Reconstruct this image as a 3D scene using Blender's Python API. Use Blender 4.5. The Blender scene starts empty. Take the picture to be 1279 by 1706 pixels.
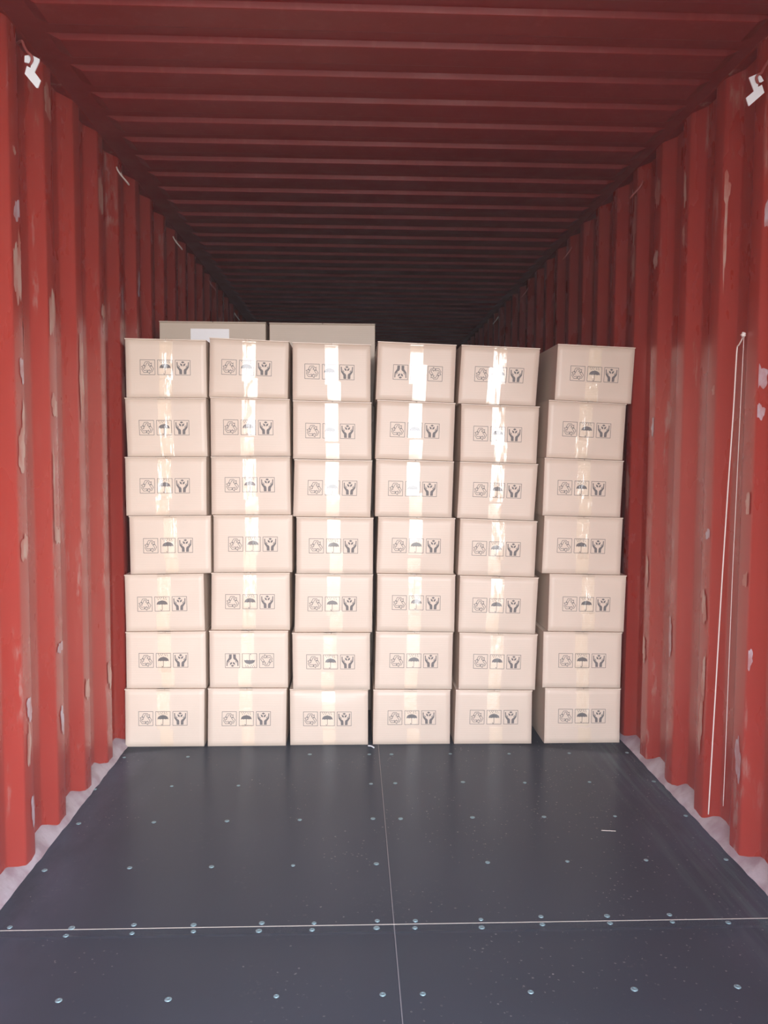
import bpy, bmesh, math, random
from mathutils import Vector, Matrix

random.seed(7)
S = bpy.context.scene
COL = S.collection

# ------------------------------------------------------------------ camera
W, H, L = 2.352, 2.66, 12.0          # inside width, underside of roof ribs, length
F_PX, PITCH, YAW, ROLL, CX, CZ = 1357.93, 0.067468, 0.038206, 0.0055616, 1.05376, 1.34691
fw = Vector((math.sin(YAW)*math.cos(PITCH), math.cos(YAW)*math.cos(PITCH), -math.sin(PITCH)))
r0 = Vector((math.cos(YAW), -math.sin(YAW), 0)); u0 = r0.cross(fw)
rt = r0*math.cos(ROLL)+u0*math.sin(ROLL); up = -r0*math.sin(ROLL)+u0*math.cos(ROLL)
cam = bpy.data.cameras.new('camera'); co = bpy.data.objects.new('camera', cam); COL.objects.link(co)
cam.sensor_fit = 'VERTICAL'; cam.sensor_height = 36.0; cam.lens = 36.0*F_PX/1706.0
cam.clip_start = 0.02; cam.clip_end = 200
co.matrix_world = Matrix(((rt.x, up.x, -fw.x, CX), (rt.y, up.y, -fw.y, 0), (rt.z, up.z, -fw.z, CZ), (0, 0, 0, 1)))
S.camera = co

# ------------------------------------------------------------------ daylight through the open end
S.view_settings.view_transform = 'Standard'; S.view_settings.look = 'None'
S.view_settings.gamma = 1.0; S.view_settings.use_curve_mapping = False
S.view_settings.exposure = 3.2
wd = bpy.data.worlds.new('daylight'); S.world = wd; wd.use_nodes = True
wn, wl = wd.node_tree.nodes, wd.node_tree.links; wn.clear()
wo = wn.new('ShaderNodeOutputWorld'); bg = wn.new('ShaderNodeBackground')
tc = wn.new('ShaderNodeTexCoord'); sp = wn.new('ShaderNodeSeparateXYZ')
wl.new(tc.outputs['Generated'], sp.inputs[0])
ramp = wn.new('ShaderNodeValToRGB')   # elevation: sunlit yard below the horizon, hazy bright sky above
mr = wn.new('ShaderNodeMapRange'); mr.inputs[1].default_value = -1; mr.inputs[2].default_value = 1
wl.new(sp.outputs['Z'], mr.inputs[0]); wl.new(mr.outputs[0], ramp.inputs[0])
cr = ramp.color_ramp
cr.elements[0].position = 0.0; cr.elements[0].color = (0.12, 0.11, 0.10, 1)
cr.elements[1].position = 1.0; cr.elements[1].color = (0.45, 0.58, 0.85, 1)
for pos, c in ((0.40, (0.22, 0.21, 0.20)), (0.45, (0.36, 0.35, 0.34)), (0.475, (1.1, 1.1, 1.1)), (0.51, (1.25, 1.25, 1.27)), (0.62, (1.0, 1.02, 1.08)), (0.78, (0.62, 0.74, 0.95))):
    e = cr.elements.new(pos); e.color = (*c, 1)
az = wn.new('ShaderNodeMapRange'); az.inputs[1].default_value = -1; az.inputs[2].default_value = 1
az.inputs[3].default_value = 0.3; az.inputs[4].default_value = 2.0     # brighter towards the sun's side
wl.new(sp.outputs['X'], az.inputs[0])
mm = wn.new('ShaderNodeMath'); mm.operation = 'MULTIPLY'; mm.inputs[1].default_value = 1.0
wl.new(az.outputs[0], mm.inputs[0]); wl.new(mm.outputs[0], bg.inputs['Strength'])
wl.new(ramp.outputs[0], bg.inputs['Color']); wl.new(bg.outputs[0], wo.inputs[0])
Y0 = 0.02                                                          # the open door end
pl = bpy.data.lights.new('daylight_portal', 'AREA'); pl.shape = 'RECTANGLE'; pl.size = W+.1; pl.size_y = H+.1
po = bpy.data.objects.new('daylight_portal', pl); COL.objects.link(po)
po.location = (W/2, Y0, H/2); po.rotation_euler = (math.radians(90), 0, 0); pl.cycles.is_portal = True
S.cycles.max_bounces = 12; S.cycles.diffuse_bounces = 8; S.cycles.glossy_bounces = 5; S.cycles.transparent_max_bounces = 12
S.cycles.sample_clamp_indirect = 8

# ------------------------------------------------------------------ materials
class M:
    def __init__(s, name, color, rough=.5, spec=.5, metal=0, coat=0, coat_rough=.1):
        s.m = bpy.data.materials.new(name); s.m.use_nodes = True
        s.n = s.m.node_tree.nodes; s.l = s.m.node_tree.links
        s.b = s.n['Principled BSDF']; b = s.b.inputs
        b['Base Color'].default_value = (*color, 1); b['Roughness'].default_value = rough
        b['Specular IOR Level'].default_value = spec; b['Metallic'].default_value = metal
        b['Coat Weight'].default_value = coat; b['Coat Roughness'].default_value = coat_rough
        s.tc = s.n.new('ShaderNodeTexCoord'); s.color = color
    def noise(s, scale, stretch=(1, 1, 1), detail=4, rough=.55, coord='Object'):
        mp = s.n.new('ShaderNodeMapping'); mp.inputs['Scale'].default_value = stretch
        s.l.new(s.tc.outputs[coord], mp.inputs[0])
        t = s.n.new('ShaderNodeTexNoise'); t.inputs['Scale'].default_value = scale
        t.inputs['Detail'].default_value = detail; t.inputs['Roughness'].default_value = rough
        s.l.new(mp.outputs[0], t.inputs['Vector']); return t.outputs['Fac']
    def remap(s, v, a, b, c=0., d=1.):
        r = s.n.new('ShaderNodeMapRange'); s.l.new(v, r.inputs[0])
        for i, q in enumerate((a, b, c, d)): r.inputs[i+1].default_value = q
        return r.outputs[0]
    def math(s, op, a, b):
        r = s.n.new('ShaderNodeMath'); r.operation = op
        for i, q in enumerate((a, b)):
            if isinstance(q, (int, float)): r.inputs[i].default_value = q
            else: s.l.new(q, r.inputs[i])
        return r.outputs[0]
    def mix(s, fac, a, b):
        r = s.n.new('ShaderNodeMix'); r.data_type = 'RGBA'; s.l.new(fac, r.inputs[0])
        for i, q in ((6, a), (7, b)):
            if isinstance(q, tuple): r.inputs[i].default_value = (*q, 1)
            else: s.l.new(q, r.inputs[i])
        return r.outputs[2]
    def sep(s):
        x = s.n.new('ShaderNodeSeparateXYZ'); s.l.new(s.tc.outputs['Object'], x.inputs[0]); return x.outputs
    def col(s, c): s.l.new(c, s.b.inputs['Base Color'])
    def rgh(s, c): s.l.new(c, s.b.inputs['Roughness'])
    def bump(s, h, strength=.3, dist=.002):
        t = s.n.new('ShaderNodeBump'); t.inputs['Strength'].default_value = strength; t.inputs['Distance'].default_value = dist
        s.l.new(h, t.inputs['Height']); s.l.new(t.outputs[0], s.b.inputs['Normal'])
        if s.b.inputs['Coat Weight'].default_value > 0: s.l.new(t.outputs[0], s.b.inputs['Coat Normal'])

RED = (0.39, 0.050, 0.036)
WORN = (0.42, 0.27, 0.23)
def red_paint(name, wear=True, color=RED, rough=.27, spec=.62):
    m = M(name, color, rough, spec)
    base = m.mix(m.remap(m.noise(1.3, (1, 1, .3)), .3, .7), color, tuple(c*.86 for c in color))
    base = m.mix(m.remap(m.noise(30, (1, 1, .12), 3), .55, .8, 0, .16), base, (0.45, 0.13, 0.10))
    if wear:
        # rubbed paint on the crests and low down: streaks stretched along the corrugation
        streak = m.remap(m.noise(9, (1, 1, .16), 5, .6), .60, .66)
        fine = m.remap(m.noise(38, (1, 1, .35), 4, .6), .45, .60)
        w = m.math('MULTIPLY', streak, fine)
        base = m.mix(m.math('MULTIPLY', w, .55), base, WORN)
    m.col(base); m.rgh(m.remap(m.noise(6, (1, 1, .4)), .3, .7, rough-.06, rough+.10))
    m.bump(m.noise(5, (1, 1, .5), 1), .15, .003)
    return m.m
MWALL = red_paint('red_container_paint')
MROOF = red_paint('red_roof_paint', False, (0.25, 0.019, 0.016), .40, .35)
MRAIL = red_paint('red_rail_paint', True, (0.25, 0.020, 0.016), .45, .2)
mw = M('rubbed_paint', WORN, .35, .5)
mw.col(mw.mix(mw.remap(mw.noise(25, (1, 1, .3), 5), .42, .58), (0.52, 0.34, 0.28), (0.46, 0.17, 0.13))); MWORN = mw.m
mw = M('bare_primer', (0.60, 0.58, 0.62), .3, .5)
mw.col(mw.mix(mw.remap(mw.noise(30, (1, 1, .5), 4), .4, .6), (0.50, 0.42, 0.46), (0.44, 0.24, 0.24))); MPRIM = mw.m
ms = M('grey_sealant', (0.36, 0.32, 0.34), .4, .5)
ms.col(ms.mix(ms.remap(ms.noise(9, (1, 1, 1), 5), .42, .6), (0.44, 0.39, 0.42), (0.32, 0.24, 0.27)))
ms.bump(ms.noise(20, detail=4), .6, .006); MSEAL = ms.m

mf = M('dark_plywood_floor', (0.05, 0.052, 0.062), .26, .13)
x, y, z = mf.sep()
edge = mf.math('MAXIMUM', mf.remap(x, .30, .02), mf.remap(x, W-.34, W-.02))
edge = mf.math('MULTIPLY', edge, mf.remap(mf.noise(5, (1, .45, 1), 6, .65), .38, .62))
scr = mf.math('MULTIPLY', mf.remap(mf.noise(26, (1, .05, 1), 3), .50, .62), mf.remap(x, W-.28, W-.05))
c = mf.mix(mf.remap(mf.noise(1.2, detail=1), .35, .65), (0.077, 0.097, 0.122), (0.087, 0.110, 0.137))
c = mf.mix(mf.math('MULTIPLY', edge, .6), c, (0.16, 0.19, 0.26))
c = mf.mix(mf.math('MULTIPLY', scr, .7), c, (0.16, 0.24, 0.26))
v = mf.n.new('ShaderNodeTexVoronoi'); v.inputs['Scale'].default_value = 42; mf.l.new(mf.tc.outputs['Object'], v.inputs['Vector'])
dots = mf.math('MULTIPLY', mf.math('LESS_THAN', v.outputs['Distance'], .14), mf.math('GREATER_THAN', mf.noise(90, detail=1), .53))
dots = mf.math('MULTIPLY', dots, mf.remap(mf.math('ADD', mf.noise(2.6, detail=2), mf.remap(x, .6, 1.9, -.10, .06)), .46, .54))
c = mf.mix(mf.math('MULTIPLY', dots, .75), c, (0.45, 0.47, 0.48))
sc_ = mf.math('MULTIPLY', mf.remap(mf.noise(55, detail=5, rough=.7), .60, .68), mf.remap(mf.noise(3.1, detail=2), .54, .64))
c = mf.mix(mf.math('MULTIPLY', sc_, .35), c, (0.30, 0.29, 0.30))
mf.col(c)
MFLOOR = mf.m
MSEAM = M('pale_seam_sealant', (0.62, 0.60, 0.52), .5).m
MSCREW = M('zinc_screw', (0.22, 0.34, 0.36), .4, .5, .3).m
MTAG = M('white_painted_plate', (0.80, 0.84, 0.86), .45).m
MROD = M('red_painted_rod', (0.32, 0.08, 0.07), .45).m
MPALE = M('bare_steel_rod', (0.60, 0.52, 0.48), .4).m
MSTR = M('white_string', (0.70, 0.62, 0.57), .7).m
MPAPER = M('white_paper', (0.97, 0.97, 0.97), .2).m
MSEAM2 = M('dark_seam_sealant', (0.26, 0.25, 0.25), .5).m
MSPL = M('pale_wood', (0.55, 0.50, 0.44), .6).m

def cardboard(name, color, rough=.42, spec=.45):
    m = M(name, color, rough, spec)
    g = m.remap(m.noise(3.5, detail=3), .3, .7)
    m.col(m.mix(g, color, tuple(k*.93 for k in color)))
    w = m.n.new('ShaderNodeTexWave'); w.wave_type = 'BANDS'; w.bands_direction = 'Z'; w.inputs['Scale'].default_value = 30
    w.inputs['Distortion'].default_value = .6; m.l.new(m.tc.outputs['Object'], w.inputs['Vector'])
    h = m.math('ADD', m.math('MULTIPLY', w.outputs['Fac'], .25), m.math('MULTIPLY', m.noise(14, detail=3), 1.0))
    m.bump(h, .25, .0016); return m.m
MCARD = cardboard('kraft_cardboard', (0.73, 0.605, 0.49))
MCARD2 = cardboard('plain_kraft_cardboard', (0.62, 0.51, 0.40))
MINK = M('grey_print_ink', (0.17, 0.155, 0.15), .5, .3).m

def tape_material(name, st, di):
    m = bpy.data.materials.new(name); m.use_nodes = True; n, l = m.node_tree.nodes, m.node_tree.links; n.clear()
    o = n.new('ShaderNodeOutputMaterial'); mx = n.new('ShaderNodeMixShader'); tr = n.new('ShaderNodeBsdfTransparent')
    gl = n.new('ShaderNodeBsdfGlossy'); gl.inputs['Roughness'].default_value = .07; gl.inputs['Color'].default_value = (1, 1, 1, 1)
    tr.inputs['Color'].default_value = (.978, .975, .972, 1)
    fr = n.new('ShaderNodeFresnel'); fr.inputs['IOR'].default_value = 1.62
    tc = n.new('ShaderNodeTexCoord'); mp = n.new('ShaderNodeMapping'); mp.inputs['Scale'].default_value = (1, 1, .16)
    t = n.new('ShaderNodeTexNoise'); t.inputs['Scale'].default_value = 38; t.inputs['Detail'].default_value = 3
    t2 = n.new('ShaderNodeTexNoise'); t2.inputs['Scale'].default_value = 9; t2.inputs['Detail'].default_value = 2
    oi = n.new('ShaderNodeObjectInfo'); va = n.new('ShaderNodeVectorMath'); va.operation = 'ADD'
    cb = n.new('ShaderNodeCombineXYZ'); ml = n.new('ShaderNodeMath'); ml.operation = 'MULTIPLY'; ml.inputs[1].default_value = 7
    l.new(oi.outputs['Random'], ml.inputs[0]); l.new(ml.outputs[0], cb.inputs[1])
    l.new(tc.outputs['Object'], va.inputs[0]); l.new(cb.outputs[0], va.inputs[1])
    l.new(va.outputs[0], mp.inputs[0]); l.new(mp.outputs[0], t.inputs['Vector']); l.new(va.outputs[0], t2.inputs['Vector'])
    ad = n.new('ShaderNodeMath'); ad.operation = 'ADD'; l.new(t.outputs['Fac'], ad.inputs[0])
    m2 = n.new('ShaderNodeMath'); m2.operation = 'MULTIPLY'; m2.inputs[1].default_value = 2.0; l.new(t2.outputs['Fac'], m2.inputs[0]); l.new(m2.outputs[0], ad.inputs[1])
    bp = n.new('ShaderNodeBump'); bp.inputs['Strength'].default_value = st; bp.inputs['Distance'].default_value = di; l.new(ad.outputs[0], bp.inputs['Height'])
    l.new(bp.outputs[0], gl.inputs['Normal']); l.new(fr.outputs[0], mx.inputs[0])
    l.new(tr.outputs[0], mx.inputs[1]); l.new(gl.outputs[0], mx.inputs[2]); l.new(mx.outputs[0], o.inputs[0]); return m
MTAPE = tape_material('clear_packing_tape', .5, .002); MTAPE2 = tape_material('wrinkled_packing_tape', 1., .0042)

# ------------------------------------------------------------------ helpers
def link(name, verts, faces, mats, parent=None, smooth=False, idx=None):
    me = bpy.data.meshes.new(name); me.from_pydata([tuple(v) for v in verts], [], faces)
    for m in (mats if isinstance(mats, (list, tuple)) else [mats]): me.materials.append(m)
    if idx: me.polygons.foreach_set('material_index', idx)
    if smooth: me.polygons.foreach_set('use_smooth', [True]*len(me.polygons))
    me.update(); o = bpy.data.objects.new(name, me); COL.objects.link(o)
    if parent: o.parent = parent
    return o
def link_bm(name, bm, mats, parent=None, smooth=False):
    me = bpy.data.meshes.new(name); bmesh.ops.recalc_face_normals(bm, faces=bm.faces); bm.to_mesh(me); bm.free()
    for m in (mats if isinstance(mats, (list, tuple)) else [mats]): me.materials.append(m)
    if smooth: me.polygons.foreach_set('use_smooth', [True]*len(me.polygons))
    o = bpy.data.objects.new(name, me); COL.objects.link(o)
    if parent: o.parent = parent
    return o
def empty(name, loc):
    o = bpy.data.objects.new(name, None); o.empty_display_size = .1; COL.objects.link(o); o.location = loc; return o
def tag(o, label, cat, group=None):
    o['label'] = label; o['category'] = cat
    if group: o['group'] = group
    return o
def structure(o): o['kind'] = 'structure'; return o
def box_bm(x0, x1, y0, y1, z0, z1, bev=0, seg=2):
    bm = bmesh.new(); bmesh.ops.create_cube(bm, size=1)
    for v in bm.verts: v.co = Vector((x0+(v.co.x+.5)*(x1-x0), y0+(v.co.y+.5)*(y1-y0), z0+(v.co.z+.5)*(z1-z0)))
    if bev: bmesh.ops.bevel(bm, geom=bm.edges[:], offset=bev, segments=seg, affect='EDGES', profile=.5)
    return bm
def tube(name, pts, rad, mat, parent=None, seg=8, sub=4):
    # smooth tube through points (Catmull-Rom)
    P = [Vector(q) for q in pts]; Q = []
    for i in range(len(P)-1):
        a = P[max(i-1, 0)]; b = P[i]; c = P[i+1]; d = P[min(i+2, len(P)-1)]
        for k in range(sub):
            t = k/sub; Q.append(.5*((2*b)+(c-a)*t+(2*a-5*b+4*c-d)*t*t+(3*b-a-3*c+d)*t**3))
    Q.append(P[-1]); V = []; Fc = []
    for i, q in enumerate(Q):
        d = (Q[min(i+1, len(Q)-1)]-Q[max(i-1, 0)]).normalized()
        n1 = d.cross(Vector((.31, .77, .56))).normalized(); n2 = d.cross(n1)
        V += [q+(n1*math.cos(2*math.pi*k/seg)+n2*math.sin(2*math.pi*k/seg))*rad for k in range(seg)]
    for i in range(len(Q)-1):
        for k in range(seg):
            a = i*seg+k; b = i*seg+(k+1) % seg; Fc.append((a, b, b+seg, a+seg))
    Fc += [tuple(range(seg))[::-1], tuple(range(len(V)-seg, len(V)))]
    return link(name, V, Fc, mat, parent, True)

# ------------------------------------------------------------------ container shell
PITCHW, YW0, DEP = 0.293, 2.604-0.293*9, 0.036     # corrugation pitch, phase, depth of the side walls
def prof(y):                                        # 0 on the inner crest, 1 in the outer trough
    t = ((y-YW0) % PITCHW)
    if t < .074: return 0.
    if t < .144: return (t-.074)/.070
    if t < .223: return 1.
    return 1-(t-.223)/.070
def breaks(y0, y1):
    out = [y0]; k = 0
    while True:
        b = YW0+k*PITCHW
        for q in (0, .074, .144, .223):
            if y0+1e-4 < b+q < y1-1e-4: out.append(b+q)
        if b > y1: break
        k += 1
    return out+[y1]
ZT = 2.685
def side_wall(name, xin, s, scuffs, rings):
    """xin: plane of the inner crests, s: outward direction"""
    ys = breaks(Y0, L); V = []; Fc = []; mi = []
    zs = [0, .06, .5, 1., 1.5, 2., 2.5, ZT]
    # inner skin with softly rounded folds
    YY = []
    for y in ys:
        if y in (ys[0], ys[-1]): YY.append((y, prof(y)))
        else:
            for d in (-.007, 0, .007):
                a, b = prof(y-.007), prof(y+.007); p = prof(y+d)
                YY.append((y+d, p if d else (p*2+a+b)/4))
    for y, p in YY:
        for z in zs: V.append((xin+s*DEP*p, y, z))
    n = len(zs)
    for i in range(len(YY)-1):
        for j in range(n-1):
            a = i*n+j; Fc.append((a, a+n, a+n+1, a+1)); mi.append(0)
    # outer skin gives the sheet its thickness
    o = len(V)
    for y in (Y0, L):
        for z in (0, ZT): V.append((xin+s*(DEP+.012), y, z))
    Fc.append((o, o+1, o+3, o+2)); mi.append(0)
    # patches of rubbed-off paint on the crests (ragged shapes, a hair proud of the sheet)
    for si, (yc, zc, wy, hz, kind) in enumerate(scuffs):
        lift = s*(.0008+.00012*si)
        ph_ = (yc-YW0) % PITCHW; base_ = yc-ph_
        seg_ = [q for q in ((0, .074), (.074, .144), (.144, .223), (.223, .293)) if q[0] <= ph_ <= q[1]][0]
        lo, hi = base_+seg_[0]+.008, base_+seg_[1]-.008; yc = min(hi-.004, max(lo+.004, yc))
        k = 30; ring = []; f1, f2 = random.uniform(0, 6), random.uniform(0, 6)
        for q in range(k):
            t = 2*math.pi*q/k; r = 1+.22*math.sin(2*t+f1)+.14*math.sin(5*t+f2)+.08*math.sin(9*t+f1)
            yy = min(hi, max(lo, yc+math.cos(t)*wy*r)); ring.append((xin+s*(DEP*prof(yy))-lift, yy, zc+math.sin(t)*hz*r))
        c0 = len(V); V.append((xin+s*DEP*prof(yc)-lift, yc, zc)); V += ring
        for q in range(k): Fc.append((c0, c0+1+q, c0+1+(q+1) % k)); mi.append(kind)
    w = structure(link(name, V, Fc, [MWALL, MWORN, MPRIM], None, False, mi))
    for pgn in w.data.polygons[:(len(YY)-1)*(n-1)]: pgn.use_smooth = True
    # bottom rail: sloping sealed ledge showing in every trough
    V = []; Fc = []; m = 150
    for i in range(m+1):
        y = Y0+(5.2-Y0)*i/m if i < m else L
        j = random.uniform(-.004, .004)
        V += [(xin-s*(.016+j*.6), y, .002), (xin-s*.004, y, .016+j), (xin+s*.018, y, .036+j*1.5), (xin+s*(DEP+.01), y, .060+j)]
    for i in range(m):
        for q in range(3): a = i*4+q; Fc.append((a, a+4, a+5, a+1))
    link('bottom_rail', V, Fc, MSEAL, w, True)
    # top rail: tube over the sheet with a lip hanging inside
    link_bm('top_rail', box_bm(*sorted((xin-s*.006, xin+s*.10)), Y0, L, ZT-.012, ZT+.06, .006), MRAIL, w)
    for (y, z, mt) in rings:
        x0 = xin+s*.004
        pts = [(x0, y-.03, z+.045), (x0-s*.012, y-.024, z+.02), (x0-s*.042, y-.008, z-.015), (x0-s*.042, y+.010, z-.018), (x0-s*.012, y+.024, z+.02), (x0, y+.03, z+.045)]
        tube('lashing_ring', pts, .0037, mt, w)
    return w

def crest(k): return YW0+PITCHW*k+.037               # middle of crest k
LS = [  # left wall: y, z, half width, half height, 1 rubbed paint / 2 bare primer
 (3.520,2.430,.032,.085,1),(2.932,2.56,.034,.05,1),(2.64,2.29,.012,.012,1),(2.65,2.11,.022,.035,2),(2.627,1.93,.020,.075,1),(2.655,1.93,.026,.11,1),(2.700,1.73,.018,.045,1),
 (2.930,1.84,.030,.085,1),(2.934,1.52,.030,.035,1),(2.66,1.615,.020,.036,2),(2.66,1.46,.012,.05,1),(2.64,1.36,.030,.06,1),(2.645,1.05,.028,.045,1),(2.936,1.06,.026,.035,1),(2.940,.655,.024,.022,2),
 (2.65,.52,.022,.035,2),(2.945,.386,.016,.05,2),(2.64,.402,.014,.07,1),(2.66,.177,.016,.045,2),(3.225,.42,.024,.05,1),(3.52,.40,.026,.06,1),(3.226,1.65,.030,.13,1),(3.52,1.95,.022,.035,1),(3.81,1.6,.026,.1,1),
 (3.81,2.05,.012,.05,2),(4.10,2.18,.018,.055,2),(2.90,1.22,.010,.20,1),(2.35,.3,.02,.06,1),(2.35,1.2,.02,.04,1)]
RS = [(2.585,2.12,.016,.036,2),(2.880,2.14,.005,.20,1),(2.895,2.30,.020,.05,1),(2.603,1.61,.022,.042,2),(2.590,1.50,.016,.028,2),(2.905,1.593,.020,.014,1),(2.747,1.60,.014,.06,2),(3.50,1.485,.020,.035,2),
 (2.92,1.073,.020,.018,2),(2.634,.34,.020,.07,2),(2.60,.69,.012,.03,2),(3.225,2.40,.014,.06,1),(3.225,2.22,.014,.035,1),(3.52,2.48,.022,.07,1),(3.52,2.20,.020,.045,1),(3.80,2.45,.022,.10,1),(3.80,2.25,.022,.09,1),
 (3.24,.62,.014,.07,2),(2.91,.55,.020,.09,1),(3.52,.85,.018,.06,1),(3.53,.50,.018,.05,1),(2.93,.36,.016,.10,1),(2.93,.80,.018,.06,1),(3.80,1.2,.02,.12,1),(2.62,1.20,.024,.03,1),(2.62,.95,.02,.025,1)]
wl_ = side_wall('wall_left', 0., -1, LS, [(3.80, 2.585, MPALE), (4.95, 2.585, MPALE), (6.15, 2.585, MROD), (7.40, 2.575, MPALE)])
wr_ = side_wall('wall_right', W, 1, RS, [(3.75, 2.55, MROD), (4.95, 2.56, MROD), (6.15, 2.57, MROD), (7.40, 2.57, MPALE)])
# end wall, corrugated as well
V = []; Fc = []; xs = [i*.03 for i in range(-2, 82)]
for i, x in enumerate(xs):
    yy = L+.036*(.5+.5*max(-1, min(1, 2.2*math.sin(x*2*math.pi/.25))))
    V += [(x, yy, 0), (x, yy, ZT+.06)]
for i in range(len(xs)-1): Fc.append((2*i, 2*i+1, 2*i+3, 2*i+2))
structure(link('wall_back', V, Fc, MWALL))
# roof: die-stamped panels, ribs 209 mm apart dying out before the side rails
RP, RY0 = 0.20912, 2.500
V = []; Fc = []
ex = [-.10, 0, .085, .125, .30, W/2, W-.26, W-.085, W-.045, W, W+.10]
eh = [0, 0, 0, 1, 1, 1, 1, 1, 0, 0, 0]
rows = [(Y0, .5)]
k = -11
while RY0+k*RP < L:
    b = RY0+k*RP
    # narrow slope facing the doors comes down at b, flat crest, slope up again
    for q, h in ((-.010, 0), (-.008, .06), (-.001, .94), (.002, 1), (.112, 1), (.116, .94), (.124, .06), (.128, 0)):
        if Y0 < b+q < L: rows.append((b+q, h))
    k += 1
rows.append((L+.03, 0)); rows[0] = (Y0, rows[1][1])
for y, h in rows:
    for x, e in zip(ex, eh): V.append((x, y, 2.675-.018*h*e+.012*math.sin(math.pi*min(1, max(0, x/W)))*0))
n = len(ex)
for i in range(len(rows)-1):
    for j in range(n-1): a = i*n+j; Fc.append((a, a+1, a+n+1, a+n))
o = len(V); V += [(-.1, Y0, ZT+.06), (W+.1, Y0, ZT+.06), (W+.1, L+.03, ZT+.06), (-.1, L+.03, ZT+.06)]; Fc.append((o, o+3, o+2, o+1))
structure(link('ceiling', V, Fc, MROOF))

# dusty air hanging inside
hz = link_bm('haze', box_bm(.0, W, Y0+.01, L-.05, .0, 2.655), [])
hm = bpy.data.materials.new('dusty_air'); hm.use_nodes = True; hn = hm.node_tree.nodes; hn.clear()
ho = hn.new('ShaderNodeOutputMaterial'); hv = hn.new('ShaderNodeVolumeScatter'); hv.inputs['Density'].default_value = .0048
hv.inputs['Color'].default_value = (1.0, .86, .84, 1); hv.inputs['Anisotropy'].default_value = 0.0
hm.node_tree.links.new(hv.outputs[0], ho.inputs['Volume']); hz.data.materials.append(hm)
hz['kind'] = 'stuff'; hz['label'] = 'thin dusty haze hanging in the air inside the red container'; hz['category'] = 'haze'

# floor: plywood panels screwed down, pale sealant in the joints
fl = structure(empty('floor', (0, 0, 0)))
SEAM = 2.266
pan = []
for (y0, y1) in ((Y0, SEAM), (SEAM, SEAM+2.44), (SEAM+2.44, SEAM+4.88), (SEAM+4.88, L)):
    for (x0, x1) in ((-.02, W/2-.0), (W/2, W+.02)):
        g = .0012
        pan.append((x0, x1, y0, y1, link_bm('plywood_panel', box_bm(x0+g, x1-g, y0+g, y1-g, -.028, 0, .0008, 1), MFLOOR, fl)))
link_bm('seam_sealant', box_bm(W/2-.0011, W/2+.0011, Y0, L, -.02, -.0008), MSEAM2, fl)
for yy in (SEAM, SEAM+2.44): link_bm('seam_sealant', box_bm(0, W, yy-.0016, yy+.0016, -.02, .0003), MSEAM, fl)
def screw_mesh():
    bm = bmesh.new(); seg = 14; prev = None
    for (r, z) in ((.0105, .0002), (.0100, .0012), (.0075, .0022), (.0035, .0024), (.0028, .0012)):
        ring = [bm.verts.new((r*math.cos(2*math.pi*i/seg), r*math.sin(2*math.pi*i/seg), z)) for i in range(seg)]
        if prev:
            for i in range(seg): bm.faces.new((prev[i], prev[(i+1) % seg], ring[(i+1) % seg], ring[i]))
        prev = ring
    bm.faces.new(prev); me = bpy.data.meshes.new('screw_head'); bm.to_mesh(me); bm.free(); me.materials.append(MSCREW)
    me.polygons.foreach_set('use_smooth', [True]*len(me.polygons)); return me
SM = screw_mesh()
SCREWS = [(0.318,3.603), (0.862,3.620), (1.131,3.614), (1.232,3.612), (1.500,3.613), (1.768,3.607), (2.045,3.608), (2.312,3.609), (0.036,3.602), (0.015,3.253), (0.318,3.276), (0.589,3.275), (1.132,3.281), (1.232,3.284), (1.514,3.290), (1.770,3.277), (2.042,3.277), (2.313,3.277), (0.053,2.944), (0.325,2.947), (0.592,2.950), (0.860,2.953), (1.132,2.956), (1.235,2.953), (1.505,2.957), (1.775,2.955), (2.044,2.953), (2.314,2.951), (0.056,2.605), (0.327,2.613), (0.593,2.613), (0.860,2.614), (1.135,2.618), (1.506,2.617), (1.774,2.617), (2.041,2.618), (2.313,2.615), (0.078,2.282), (0.255,2.274), (0.428,2.284), (0.599,2.279), (0.794,2.283), (0.945,2.278), (1.128,2.285), (1.239,2.282), (1.431,2.283), (1.610,2.293), (1.806,2.291), (1.993,2.292), (0.252,2.236), (0.434,2.242), (0.605,2.246), (0.790,2.244), (0.941,2.245), (1.125,2.249), (1.235,2.246), (1.427,2.243), (1.605,2.253), (1.803,2.254), (1.987,2.255), (2.149,2.247), (0.330,1.960), (0.599,1.956), (0.866,1.960), (1.132,1.959), (1.233,1.958), (1.506,1.957), (1.772,1.960), (2.040,1.962)]
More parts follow.
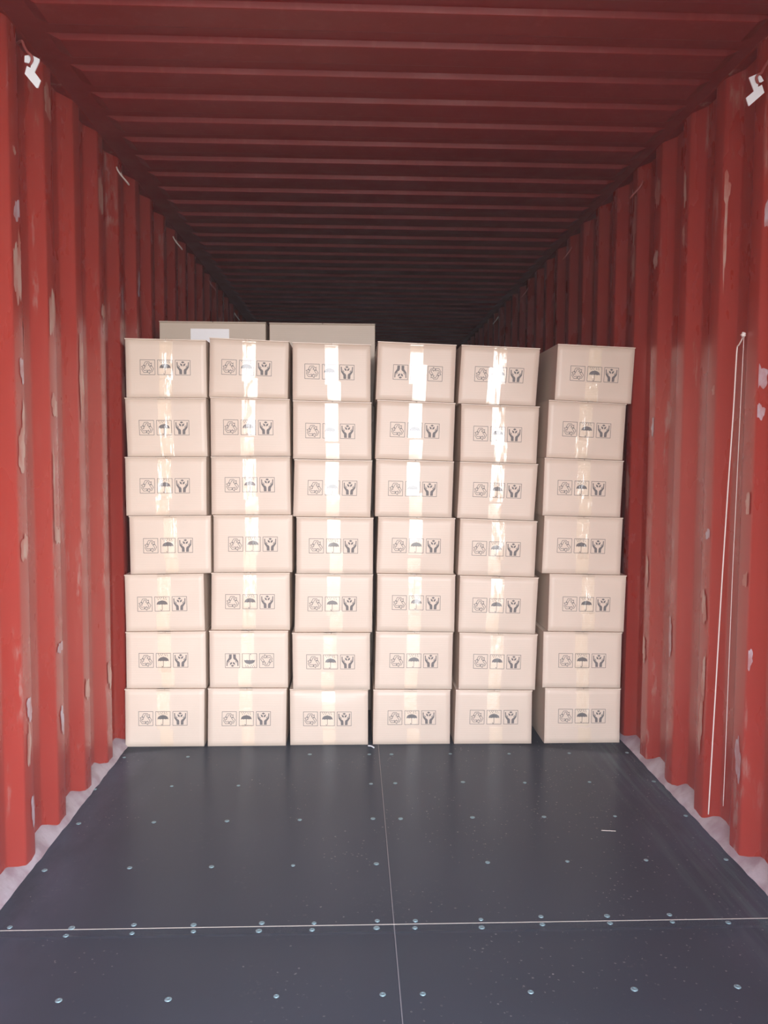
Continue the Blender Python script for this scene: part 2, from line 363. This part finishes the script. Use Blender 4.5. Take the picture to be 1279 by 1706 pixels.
BOX = {
 (1,1): (0.0312,0.3909,0.0328,0.3929, 1.6072,1.6092,1.8722,1.8680, 0.492,0.524),
 (1,2): (0.0269,0.3885,0.0349,0.3937, 1.3415,1.3436,1.6072,1.6092, 0.473,0.501),
 (1,3): (0.0241,0.3886,0.0262,0.3881, 1.0733,1.0763,1.3415,1.3436, 0.486,0.518),
 (1,4): (0.0370,0.4053,0.0393,0.4049, 0.8043,0.8102,1.0733,1.0763, 0.474,0.499),
 (1,5): (0.0125,0.3709,0.0160,0.3749, 0.5405,0.5432,0.8043,0.8102, 0.468,0.491),
 (1,6): (0.0147,0.3781,0.0138,0.3776, 0.2749,0.2739,0.5405,0.5432, 0.470,0.508),
 (1,7): (0.0073,0.3711,0.0052,0.3668, 0.0000,0.0000,0.2749,0.2739, 0.479,0.503),
 (2,1): (0.4079,0.7621,0.4025,0.7571, 1.6140,1.6068,1.8795,1.8658, 0.472,0.521),
 (2,2): (0.4087,0.7653,0.4096,0.7680, 1.3453,1.3472,1.6140,1.6068, 0.476,0.504),
 (2,3): (0.4095,0.7660,0.4092,0.7699, 1.0786,1.0796,1.3453,1.3472, 0.488,0.527),
 (2,4): (0.4180,0.7764,0.4165,0.7758, 0.8134,0.8141,1.0786,1.0796, 0.502,0.506),
 (2,5): (0.4068,0.7636,0.4026,0.7643, 0.5457,0.5448,0.8134,0.8141, 0.494,0.509),
 (2,6): (0.3948,0.7558,0.3951,0.7552, 0.2765,0.2745,0.5457,0.5448, 0.510,0.486),
 (2,7): (0.3873,0.7493,0.3830,0.7447, 0.0000,0.0000,0.2765,0.2745, 0.491,0.489),
 (3,1): (0.7794,1.1321,0.7789,1.1320, 1.6016,1.5953,1.8628,1.8559, 0.473,0.513),
 (3,2): (0.7808,1.1365,0.7803,1.1377, 1.3355,1.3317,1.6016,1.5953, 0.474,0.499),
 (3,3): (0.7867,1.1409,0.7798,1.1343, 1.0723,1.0687,1.3355,1.3317, 0.498,0.518),
 (3,4): (0.7958,1.1473,0.7954,1.1465, 0.8086,0.8070,1.0723,1.0687, 0.483,0.503),
 (3,5): (0.7902,1.1466,0.7852,1.1445, 0.5352,0.5339,0.8086,0.8070, 0.481,0.498),
 (3,6): (0.7755,1.1348,0.7782,1.1359, 0.2661,0.2635,0.5352,0.5339, 0.490,0.503),
 (3,7): (0.7632,1.1267,0.7646,1.1279, 0.0000,0.0000,0.2661,0.2635, 0.478,0.486),
 (4,1): (1.1659,1.5214,1.1556,1.5135, 1.6076,1.5955,1.8708,1.8582, 0.522,0.494),
 (4,2): (1.1640,1.5200,1.1544,1.5126, 1.3388,1.3288,1.6076,1.5955, 0.492,0.516),
 (4,3): (1.1589,1.5159,1.1550,1.5090, 1.0739,1.0680,1.3388,1.3288, 0.478,0.506),
 (4,4): (1.1712,1.5254,1.1634,1.5205, 0.8102,0.8047,1.0739,1.0680, 0.503,0.508),
 (4,5): (1.1680,1.5291,1.1660,1.5268, 0.5395,0.5349,0.8102,0.8047, 0.502,0.514),
 (4,6): (1.1628,1.5217,1.1576,1.5187, 0.2654,0.2621,0.5395,0.5349, 0.497,0.510),
 (4,7): (1.1523,1.5122,1.1503,1.5131, 0.0000,0.0000,0.2654,0.2621, 0.500,0.501),
 (5,1): (1.5468,1.9051,1.5327,1.8891, 1.5925,1.5827,1.8595,1.8464, 0.500,0.523),
 (5,2): (1.5487,1.9073,1.5462,1.8981, 1.3290,1.3188,1.5925,1.5827, 0.475,0.504),
 (5,3): (1.5449,1.9045,1.5340,1.8903, 1.0671,1.0551,1.3290,1.3188, 0.497,0.524),
 (5,4): (1.5494,1.9065,1.5406,1.8985, 0.8013,0.7926,1.0671,1.0551, 0.482,0.494),
 (5,5): (1.5512,1.9164,1.5452,1.9056, 0.5340,0.5252,0.8013,0.7926, 0.478,0.498),
 (5,6): (1.5523,1.9177,1.5505,1.9104, 0.2622,0.2585,0.5340,0.5252, 0.490,0.509),
 (5,7): (1.5385,1.8977,1.5323,1.8988, 0.0000,0.0000,0.2622,0.2585, 0.505,0.508),
 (6,1): (1.9877,2.3458,1.9775,2.3338, 1.6127,1.5971,1.8677,1.8545, 0.492,0.501),
 (6,2): (1.9511,2.3107,1.9429,2.3005, 1.3484,1.3362,1.6127,1.5971, 0.505,0.520),
 (6,3): (1.9354,2.3034,1.9298,2.2945, 1.0803,1.0716,1.3484,1.3362, 0.481,0.503),
 (6,4): (1.9411,2.3088,1.9334,2.3028, 0.8100,0.8016,1.0803,1.0716, 0.481,0.502),
 (6,5): (1.9703,2.3321,1.9669,2.3259, 0.5375,0.5323,0.8100,0.8016, 0.490,0.491),
 (6,6): (1.9458,2.3177,1.9450,2.3166, 0.2696,0.2634,0.5375,0.5323, 0.500,0.499),
 (6,7): (1.9594,2.3186,1.9594,2.3204, 0.0000,0.0000,0.2696,0.2634, 0.491,0.505),
}
for (x, y) in SCREWS:
    for (x0, x1, y0, y1, pn) in pan:
        if x0 <= x < x1 and y0 <= y < y1:
            s = bpy.data.objects.new('screw_head', SM); COL.objects.link(s); s.parent = pn
            s.location = (x, y, 0); s.rotation_euler = (0, 0, random.uniform(0, 3)); k = random.uniform(.68, .92); s.scale = (k, k, 1)

# ------------------------------------------------------------------ handling symbols (unit square, y up)
def stroke(pts, w, closed=True):
    out = []; n = len(pts)
    for i in range(n if closed else n-1):
        a = Vector(pts[i]); b = Vector(pts[(i+1) % n]); d = (b-a).normalized(); nn = Vector((-d.y, d.x))*w/2; e = d*w*.35
        out.append([tuple(a-nn-e), tuple(b-nn+e), tuple(b+nn+e), tuple(a+nn-e)])
    return out
def icon_frame(): return stroke([(.02, .02), (.98, .02), (.98, .98), (.02, .98)], .030)
def icon_recycle():
    out = []
    a = [(-.235, .125), (-.13, .335), (.085, .345), (.165, .235), (.235, .275), (.215, .075), (.045, .155), (.105, .195), (.045, .270), (-.045, .255), (-.125, .070)]
    for k in range(3):
        t = -k*2*math.pi/3; c, s = math.cos(t), math.sin(t)
        out += stroke([(.5+(x*c-y*s)*1.12, .47+(x*s+y*c)*1.12) for x, y in a], .032)
    return out
def icon_umbrella():
    n = 18; top = [(.5+.36*math.cos(math.pi*i/n), .44+.29*math.sin(math.pi*i/n)**.8) for i in range(n+1)]
    low = []
    for k in range(4):
        x0 = .14+.18*k
        for i in range(0, 5): low.append((x0+.18*i/5, .44+.028*math.sin(math.pi*i/5)))
    out = [top+low[1:]]
    out += stroke([(.5, .46), (.5, .12), (.47, .07), (.42, .07), (.40, .12)], .030, False)
    out += stroke([(.5, .72), (.5, .78)], .025, False)
    for (x, y) in ((.18, .90), (.32, .90), (.46, .91), (.60, .90), (.74, .90), (.25, .80), (.39, .82), (.63, .82), (.77, .80)):
        out.append([(x-.034, y+.036), (x-.006, y-.040), (x+.036, y+.026)])
    return out
def icon_hands():
    out = []
    L_ = [(.10, .86), (.165, .86), (.175, .60), (.235, .56), (.30, .47), (.405, .40), (.445, .33), (.455, .07), (.275, .07), (.265, .30), (.115, .52)]
    for m in (0, 1):
        f = (lambda p: (1-p[0], p[1])) if m else (lambda p: p)
        out.append([f(p) for p in L_])
        out.append([f(p) for p in [(.185, .66), (.215, .665), (.33, .54), (.30, .51)]])
        out.append([f(p) for p in [(.33, .79), (.465, .72), (.475, .60), (.455, .585), (.345, .645)]])
    out.append([(.38, .845), (.5, .92), (.62, .845), (.5, .775)])
    return out
ICONS = [icon_frame()+icon_recycle(), icon_frame()+icon_umbrella(), icon_frame()+icon_hands()]

# ------------------------------------------------------------------ cartons
YB, DB = 3.734, 0.50
rows_t = ['top', 'second', 'third', 'fourth', 'fifth', 'sixth', 'bottom']
cols_t = ['leftmost column by the left wall', 'second column from the left wall', 'third column from the left wall', 'third column from the right wall', 'second column from the right wall', 'rightmost column by the right wall']
LINES = {}
for (c, r), d in BOX.items():
    q = [d]+([BOX[(c, r-1)]] if r > 1 else [])
    xa = (d[0]+(q[1][2] if r > 1 else d[0]))/2; xb = (d[1]+(q[1][3] if r > 1 else d[1]))/2
    m = (d[7]-d[6])/(xb-xa); LINES[(c, r)] = (d[6]-m*xa, m)          # the line along this carton's top
def carton(c, r, d):
    xTL, xTR, xBL, xBR, zBL, zBR, zTL, zTR, cu, cv = d
    FT = .0045                                       # flap board thickness
    yaw = {1: 0., 2: 0., 3: 0., 4: 0., 5: -.012, 6: .004}[c]+random.uniform(-.003, .003)
    tilt = random.uniform(-.004, .006)
    bul = random.uniform(.0015, .0045); sag = 1 if (c, r) == (3, 7) else 0
    ph = random.uniform(0, 6)
    yj = random.uniform(-.003, .004)
    w = xTR-xTL
    a1, m1 = LINES[(c, r)]; a0, m0 = LINES.get((c, r+1), (0., 0.))
    zb = lambda u: a0+m0*(xBL+(xBR-xBL)*u)+.0005
    zt = lambda u: a1+m1*(xTL+(xTR-xTL)*u)-FT-.0012
    def P(u, v, off=0.):
        xl = xBL+(xTL-xBL)*v; xr = xBR+(xTR-xBR)*v
        y = YB+yj+(u-.5)*w*yaw+(v-.5)*.27*tilt
        y -= bul*math.sin(math.pi*u)**.8*math.sin(math.pi*v)**.8 + .0009*math.sin(7*u+ph)*math.sin(math.pi*v)
        if sag:
            arc = .80+.75*(u-.5)**2
            if v > arc: y += (v-arc)*.27*.20
        return Vector((xl+(xr-xl)*u, y-off, zb(u)+(zt(u)-zb(u))*v))
    cx = (xTL+xTR+xBL+xBR)/4
    base = Vector((cx, YB+DB/2, (zBL+zBR)/2))
    root = empty('carton', base)
    V = []; Fc = []; mi = []
    rr = .0035
    us = [0, .004]+[i/14 for i in range(1, 14)]+[.996, 1]; vs = [0, .006]+[i/10 for i in range(1, 10)]+[.994, 1]
    nu, nv = len(us), len(vs)
    def add(pt): V.append(pt-base); return len(V)-1
    grid = []
    for j, v in enumerate(vs):
        row = []
        for i, u in enumerate(us):
            p = P(u, v)
            if i in (0, nu-1) or j in (0, nv-1): p.y += rr
            row.append(add(p))
        grid.append(row)
    for j in range(nv-1):
        for i in range(nu-1): Fc.append((grid[j][i], grid[j][i+1], grid[j+1][i+1], grid[j+1][i])); mi.append(0)
    # back grid edge, closed shell
    per = [grid[0][i] for i in range(nu)]+[grid[j][nu-1] for j in range(1, nv)]+[grid[nv-1][i] for i in range(nu-2, -1, -1)]+[grid[j][0] for j in range(nv-2, 0, -1)]
    bk = []
    for k in per: q = V[k]+base; bk.append(add(Vector((q.x, YB+yj+DB, q.z))))
    for k in range(len(per)):
        k2 = (k+1) % len(per); Fc.append((per[k], bk[k], bk[k2], per[k2])); mi.append(0)
    Fc.append(tuple(bk[::-1])); mi.append(0)
    smooth_n = (nu-1)*(nv-1)
    # printed symbols
    flip = (c, r) in ((2, 6), (4, 1))
    hgt = (zTL+zTR-zBL-zBR)/2; sw, sh, gap = .0685, .0705, .0785
    for k, ic in enumerate(ICONS):
        for poly in ic:
            ids = []
            for (x, y) in poly:
                px = (k-1)*gap+(x-.5)*sw; py = (y-.5)*sh
                if flip: px, py = -px, -py
                u = cu+px/w; v = cv+py/hgt
                ids.append(add(P(u, v, .0006)))
            Fc.append(tuple(ids)); mi.append(1)
    b = link('body', V, Fc, [MCARD, MINK], root, False, mi)
    for pgn in b.data.polygons[:smooth_n]: pgn.use_smooth = True
    # two top flaps meeting on the centre line, a touch wider than the body
    for (ua, ub) in ((-.003, .4975), (.5025, 1.003)):
        fv = []; lip = .0022
        for (yy) in (P(.5, 1).y-.001-lip, YB+yj+DB+.001):
            for u in (ua, ub):
                x = xTL+(xTR-xTL)*u
                fv += [(x, yy+(u-.5)*w*yaw, zt(u)+.0002), (x, yy+(u-.5)*w*yaw, zt(u)+FT)]
        ff = [(0, 2, 3, 1), (4, 5, 7, 6), (0, 1, 5, 4), (2, 6, 7, 3), (1, 3, 7, 5), (0, 4, 6, 2)]
        o = link('top_flap', [Vector(q)-base for q in fv], ff, MCARD, root)
    # clear tape: one strip comes over the top edge, one up from the bottom
    hw = .030/w
    cut = random.uniform(.26, .40); cut2 = random.uniform(.28, .45); sh2 = random.uniform(-.016, .016)/w; c0 = .492+random.uniform(-.012, .012)
    sk = random.uniform(-.008, .008)
    if r == 1 and c in (4, 5): cut2 = .64; sh2 = (.018 if c == 4 else -.018)/w
    for kind, (v0, v1, ofs, du) in enumerate(((cut, 1.0, .0014, 0.), (0.0, cut2, .0010, sh2))):
        tv = []; tf = []; m_ = 22; q_ = 8
        for j in range(m_+1):
            v = v0+(v1-v0)*j/m_
            for i in range(q_+1):
                jag = random.uniform(-.006, .006) if ((kind == 0 and j == 0) or (kind == 1 and j == m_)) else 0
                u = c0+du+sk*(v-.5)+(2*i/q_-1)*hw
                wr = .0005*math.sin(23*u*w*4+ph*3+2*math.sin(9*v+ph))*(.5+.5*math.sin(5*v+ph))
                p = P(u, min(1, max(0, v+jag)), ofs+max(0, wr)); 
                tv.append(p-base)
        for j in range(m_):
            for i in range(q_): a = j*(q_+1)+i; tf.append((a, a+1, a+q_+2, a+q_+1))
        if kind == 0:    # over the edge and along the top seam
            s0 = len(tv)
            for (dy, dz) in ((-.0042, .003), (-.0034, FT+.0004), (.05, FT+.0007)):
                for i in range(q_+1):
                    u = c0+sk*.5+(2*i/q_-1)*hw; q = P(u, 1.); tv.append(Vector((q.x, (P(.5, 1).y if dy > 0 else q.y)+dy, zt(u)+dz))-base)
            e0 = m_*(q_+1)
            for t_ in range(3):
                for i in range(q_):
                    a = (e0 if t_ == 0 else s0+(t_-1)*(q_+1))+i; bq = s0+t_*(q_+1)+i
                    tf.append((a, a+1, bq+1, bq))
        link('packing_tape', tv, tf, MTAPE2 if (c in (1, 6) or (r > 4 and (c+r) % 2)) else MTAPE, root, True)
    side = 'upside-down symbols' if flip else 'handling symbols'
    tag(root, f'taped beige carton with {side}, {rows_t[r-1]} row, {cols_t[c-1]}', 'carton', 'small cartons stacked in a wall six columns wide')
    return root
for (c, r), d in BOX.items(): carton(c, r, d)

# ------------------------------------------------------------------ large plain cartons behind the front wall of cartons
def large_carton(x0, x1, y0, dep, z0, z1, label, group=None, card=False):
    root = empty('large_carton', ((x0+x1)/2, y0+dep/2, z0)); b = Vector(root.location)
    def rel(bm):
        for v in bm.verts: v.co -= b
        return bm
    link_bm('body', rel(box_bm(x0, x1, y0, y0+dep, z0+.0005, z1-.006, .004)), MCARD2, root)
    xm = (x0+x1)/2
    for (a, c) in ((x0-.001, xm-.001), (xm+.001, x1+.001)):
        link_bm('top_flap', rel(box_bm(a, c, y0-.002, y0+dep+.001, z1-.0058, z1-.0002, .001, 1)), MCARD2, root)
    if card: link_bm('shipping_label', rel(box_bm(card[0], card[1], y0-.0012, y0-.0002, card[2], card[3])), MPAPER, root)
    tag(root, label, 'large carton', group); return root
YL = 4.262; HG = 'large cartons behind the small ones'
hid = 'large brown carton hidden behind the front columns of small cartons'
for k in range(4):
    z0, z1 = k*.508, (k+1)*.508
    if k < 3:
        large_carton(.062, .604, YL, .5, z0, z1, hid, 'hidden large cartons'); large_carton(.622, 1.166, YL, .5, z0, z1, hid, 'hidden large cartons')
    else:
        large_carton(.062, .604, YL, .5, z0, z1+.002, 'large brown carton with a white label sticking up behind the leftmost small cartons', HG, card=(.221, .417, z1-.145, z1-.035))
        large_carton(.622, 1.166, YL, .5, z0, z1, 'large plain brown carton sticking up behind the second and third column', HG)
for k in range(3):
    large_carton(1.66, 2.20, YL, .5, k*.52, (k+1)*.52, hid if k < 2 else 'large brown carton glimpsed through the gap beside the rightmost column', 'hidden large cartons' if k < 2 else HG)

# ------------------------------------------------------------------ white plates hanging on rod hooks at the top rails
def plate(pts, y, th, yaw, label, rod, anchor):
    cx = sum(p[0] for p in pts)/len(pts); top = max(p[1] for p in pts)
    root = empty('hanging_plate', (cx, y, top)); n = len(pts); V = []
    for dy in (-th/2, th/2):
        for (x, z) in pts: V.append((x-cx, dy+(x-cx)*yaw, z-top))
    Fc = [tuple(range(n)), tuple(range(2*n-1, n-1, -1))]+[(i, i+n, (i+1) % n+n, (i+1) % n) for i in range(n)]
    link('plate', V, Fc, MTAG, root)
    tube('rod_hook', [(x-cx, yy-y, z-top) for (x, yy, z) in anchor], .0042, rod, root)
    tag(root, label, 'bracket'); return root
tL = [(0.0345, 2.580), (0.053, 2.5853), (0.076, 2.5757), (0.075, 2.5672), (0.0613, 2.5347), (0.078, 2.5114), (0.0697, 2.4883), (0.0645, 2.4882), (0.0335, 2.5256), (0.0400, 2.5504), (0.0500, 2.5455), (0.0527, 2.5582), (0.0335, 2.5603)]
plate(tL, 2.66, .004, .25, 'white metal plate hanging from a hook at the top of the left wall', MROD,
      [(-.006, 2.70, 2.640), (0.0214, 2.668, 2.63), (0.0312, 2.66, 2.61), (0.0445, 2.65, 2.5901), (0.0565, 2.650, 2.5786), (0.0575, 2.652, 2.5668), (0.0506, 2.656, 2.5573), (0.042, 2.668, 2.5554)])
tR = [(2.2794, 2.5298), (2.3023, 2.5385), (2.3136, 2.5306), (2.3209, 2.5162), (2.3155, 2.5126), (2.3057, 2.513), (2.3056, 2.499), (2.3164, 2.5045), (2.3241, 2.4802), (2.2837, 2.4443), (2.2806, 2.4454), (2.273, 2.4692), (2.295, 2.4877)]
plate(tR, 2.57, .004, -.25, 'white metal plate hanging from a hook at the top of the right wall', MROD,
      [(2.360, 2.60, 2.61), (2.345, 2.575, 2.590), (2.3213, 2.565, 2.5552), (2.3121, 2.561, 2.5387), (2.3013, 2.560, 2.5327), (2.2968, 2.561, 2.5233), (2.302, 2.565, 2.5129), (2.3107, 2.574, 2.5096)])

# ------------------------------------------------------------------ string tied on the right wall, loose ends down to the floor
def xr(y): return W+DEP*prof(y)-.009
st = empty('string', (W, 2.70, 1.75)); 
def rel(p): return (p[0]-W, p[1]-2.70, p[2]-1.75)
tube('tied_strand', [rel((W-.007, y, z)) for (y, z) in ((2.684, 1.757), (2.700, 1.742), (2.718, 1.728), (2.729, 1.72), (2.734, 1.66), (2.742, 1.5), (2.765, 1.2), (2.787, .86), (2.806, .5), (2.822, .2), (2.829, .06))], .0023, MSTR, st)
tube('loose_strand', [rel((W-.007, y, z)) for (y, z) in ((2.684, 1.757), (2.686, 1.70), (2.692, 1.5), (2.700, 1.2), (2.707, .94), (2.711, .6), (2.714, .3), (2.717, .14))], .0010, MSTR, st)
bm = bmesh.new(); bmesh.ops.create_icosphere(bm, subdivisions=2, radius=.009)
for v in bm.verts: v.co = Vector(rel((W-.009, 2.684, 1.757)))+v.co*random.uniform(.7, 1.2)
link_bm('knot', bm, MSTR, st, True)
tag(st, 'thin white string tied to the right wall and hanging down to the floor', 'string')

# ------------------------------------------------------------------ litter on the floor
o = tube('wood_splinter', [(1.955, 2.832, .0035), (1.985, 2.826, .0045), (2.005, 2.825, .0035)], .0014, MSPL)
tag(o, 'thin pale wood splinter lying on the dark floor near the right wall', 'splinter')
o = tube('plastic_scrap', [(1.128, 3.715, .004), (1.142, 3.705, .006), (1.155, 3.690, .0035)], .0035, MTAG)
tag(o, 'small white plastic scrap at the foot of the third column of cartons', 'scrap')
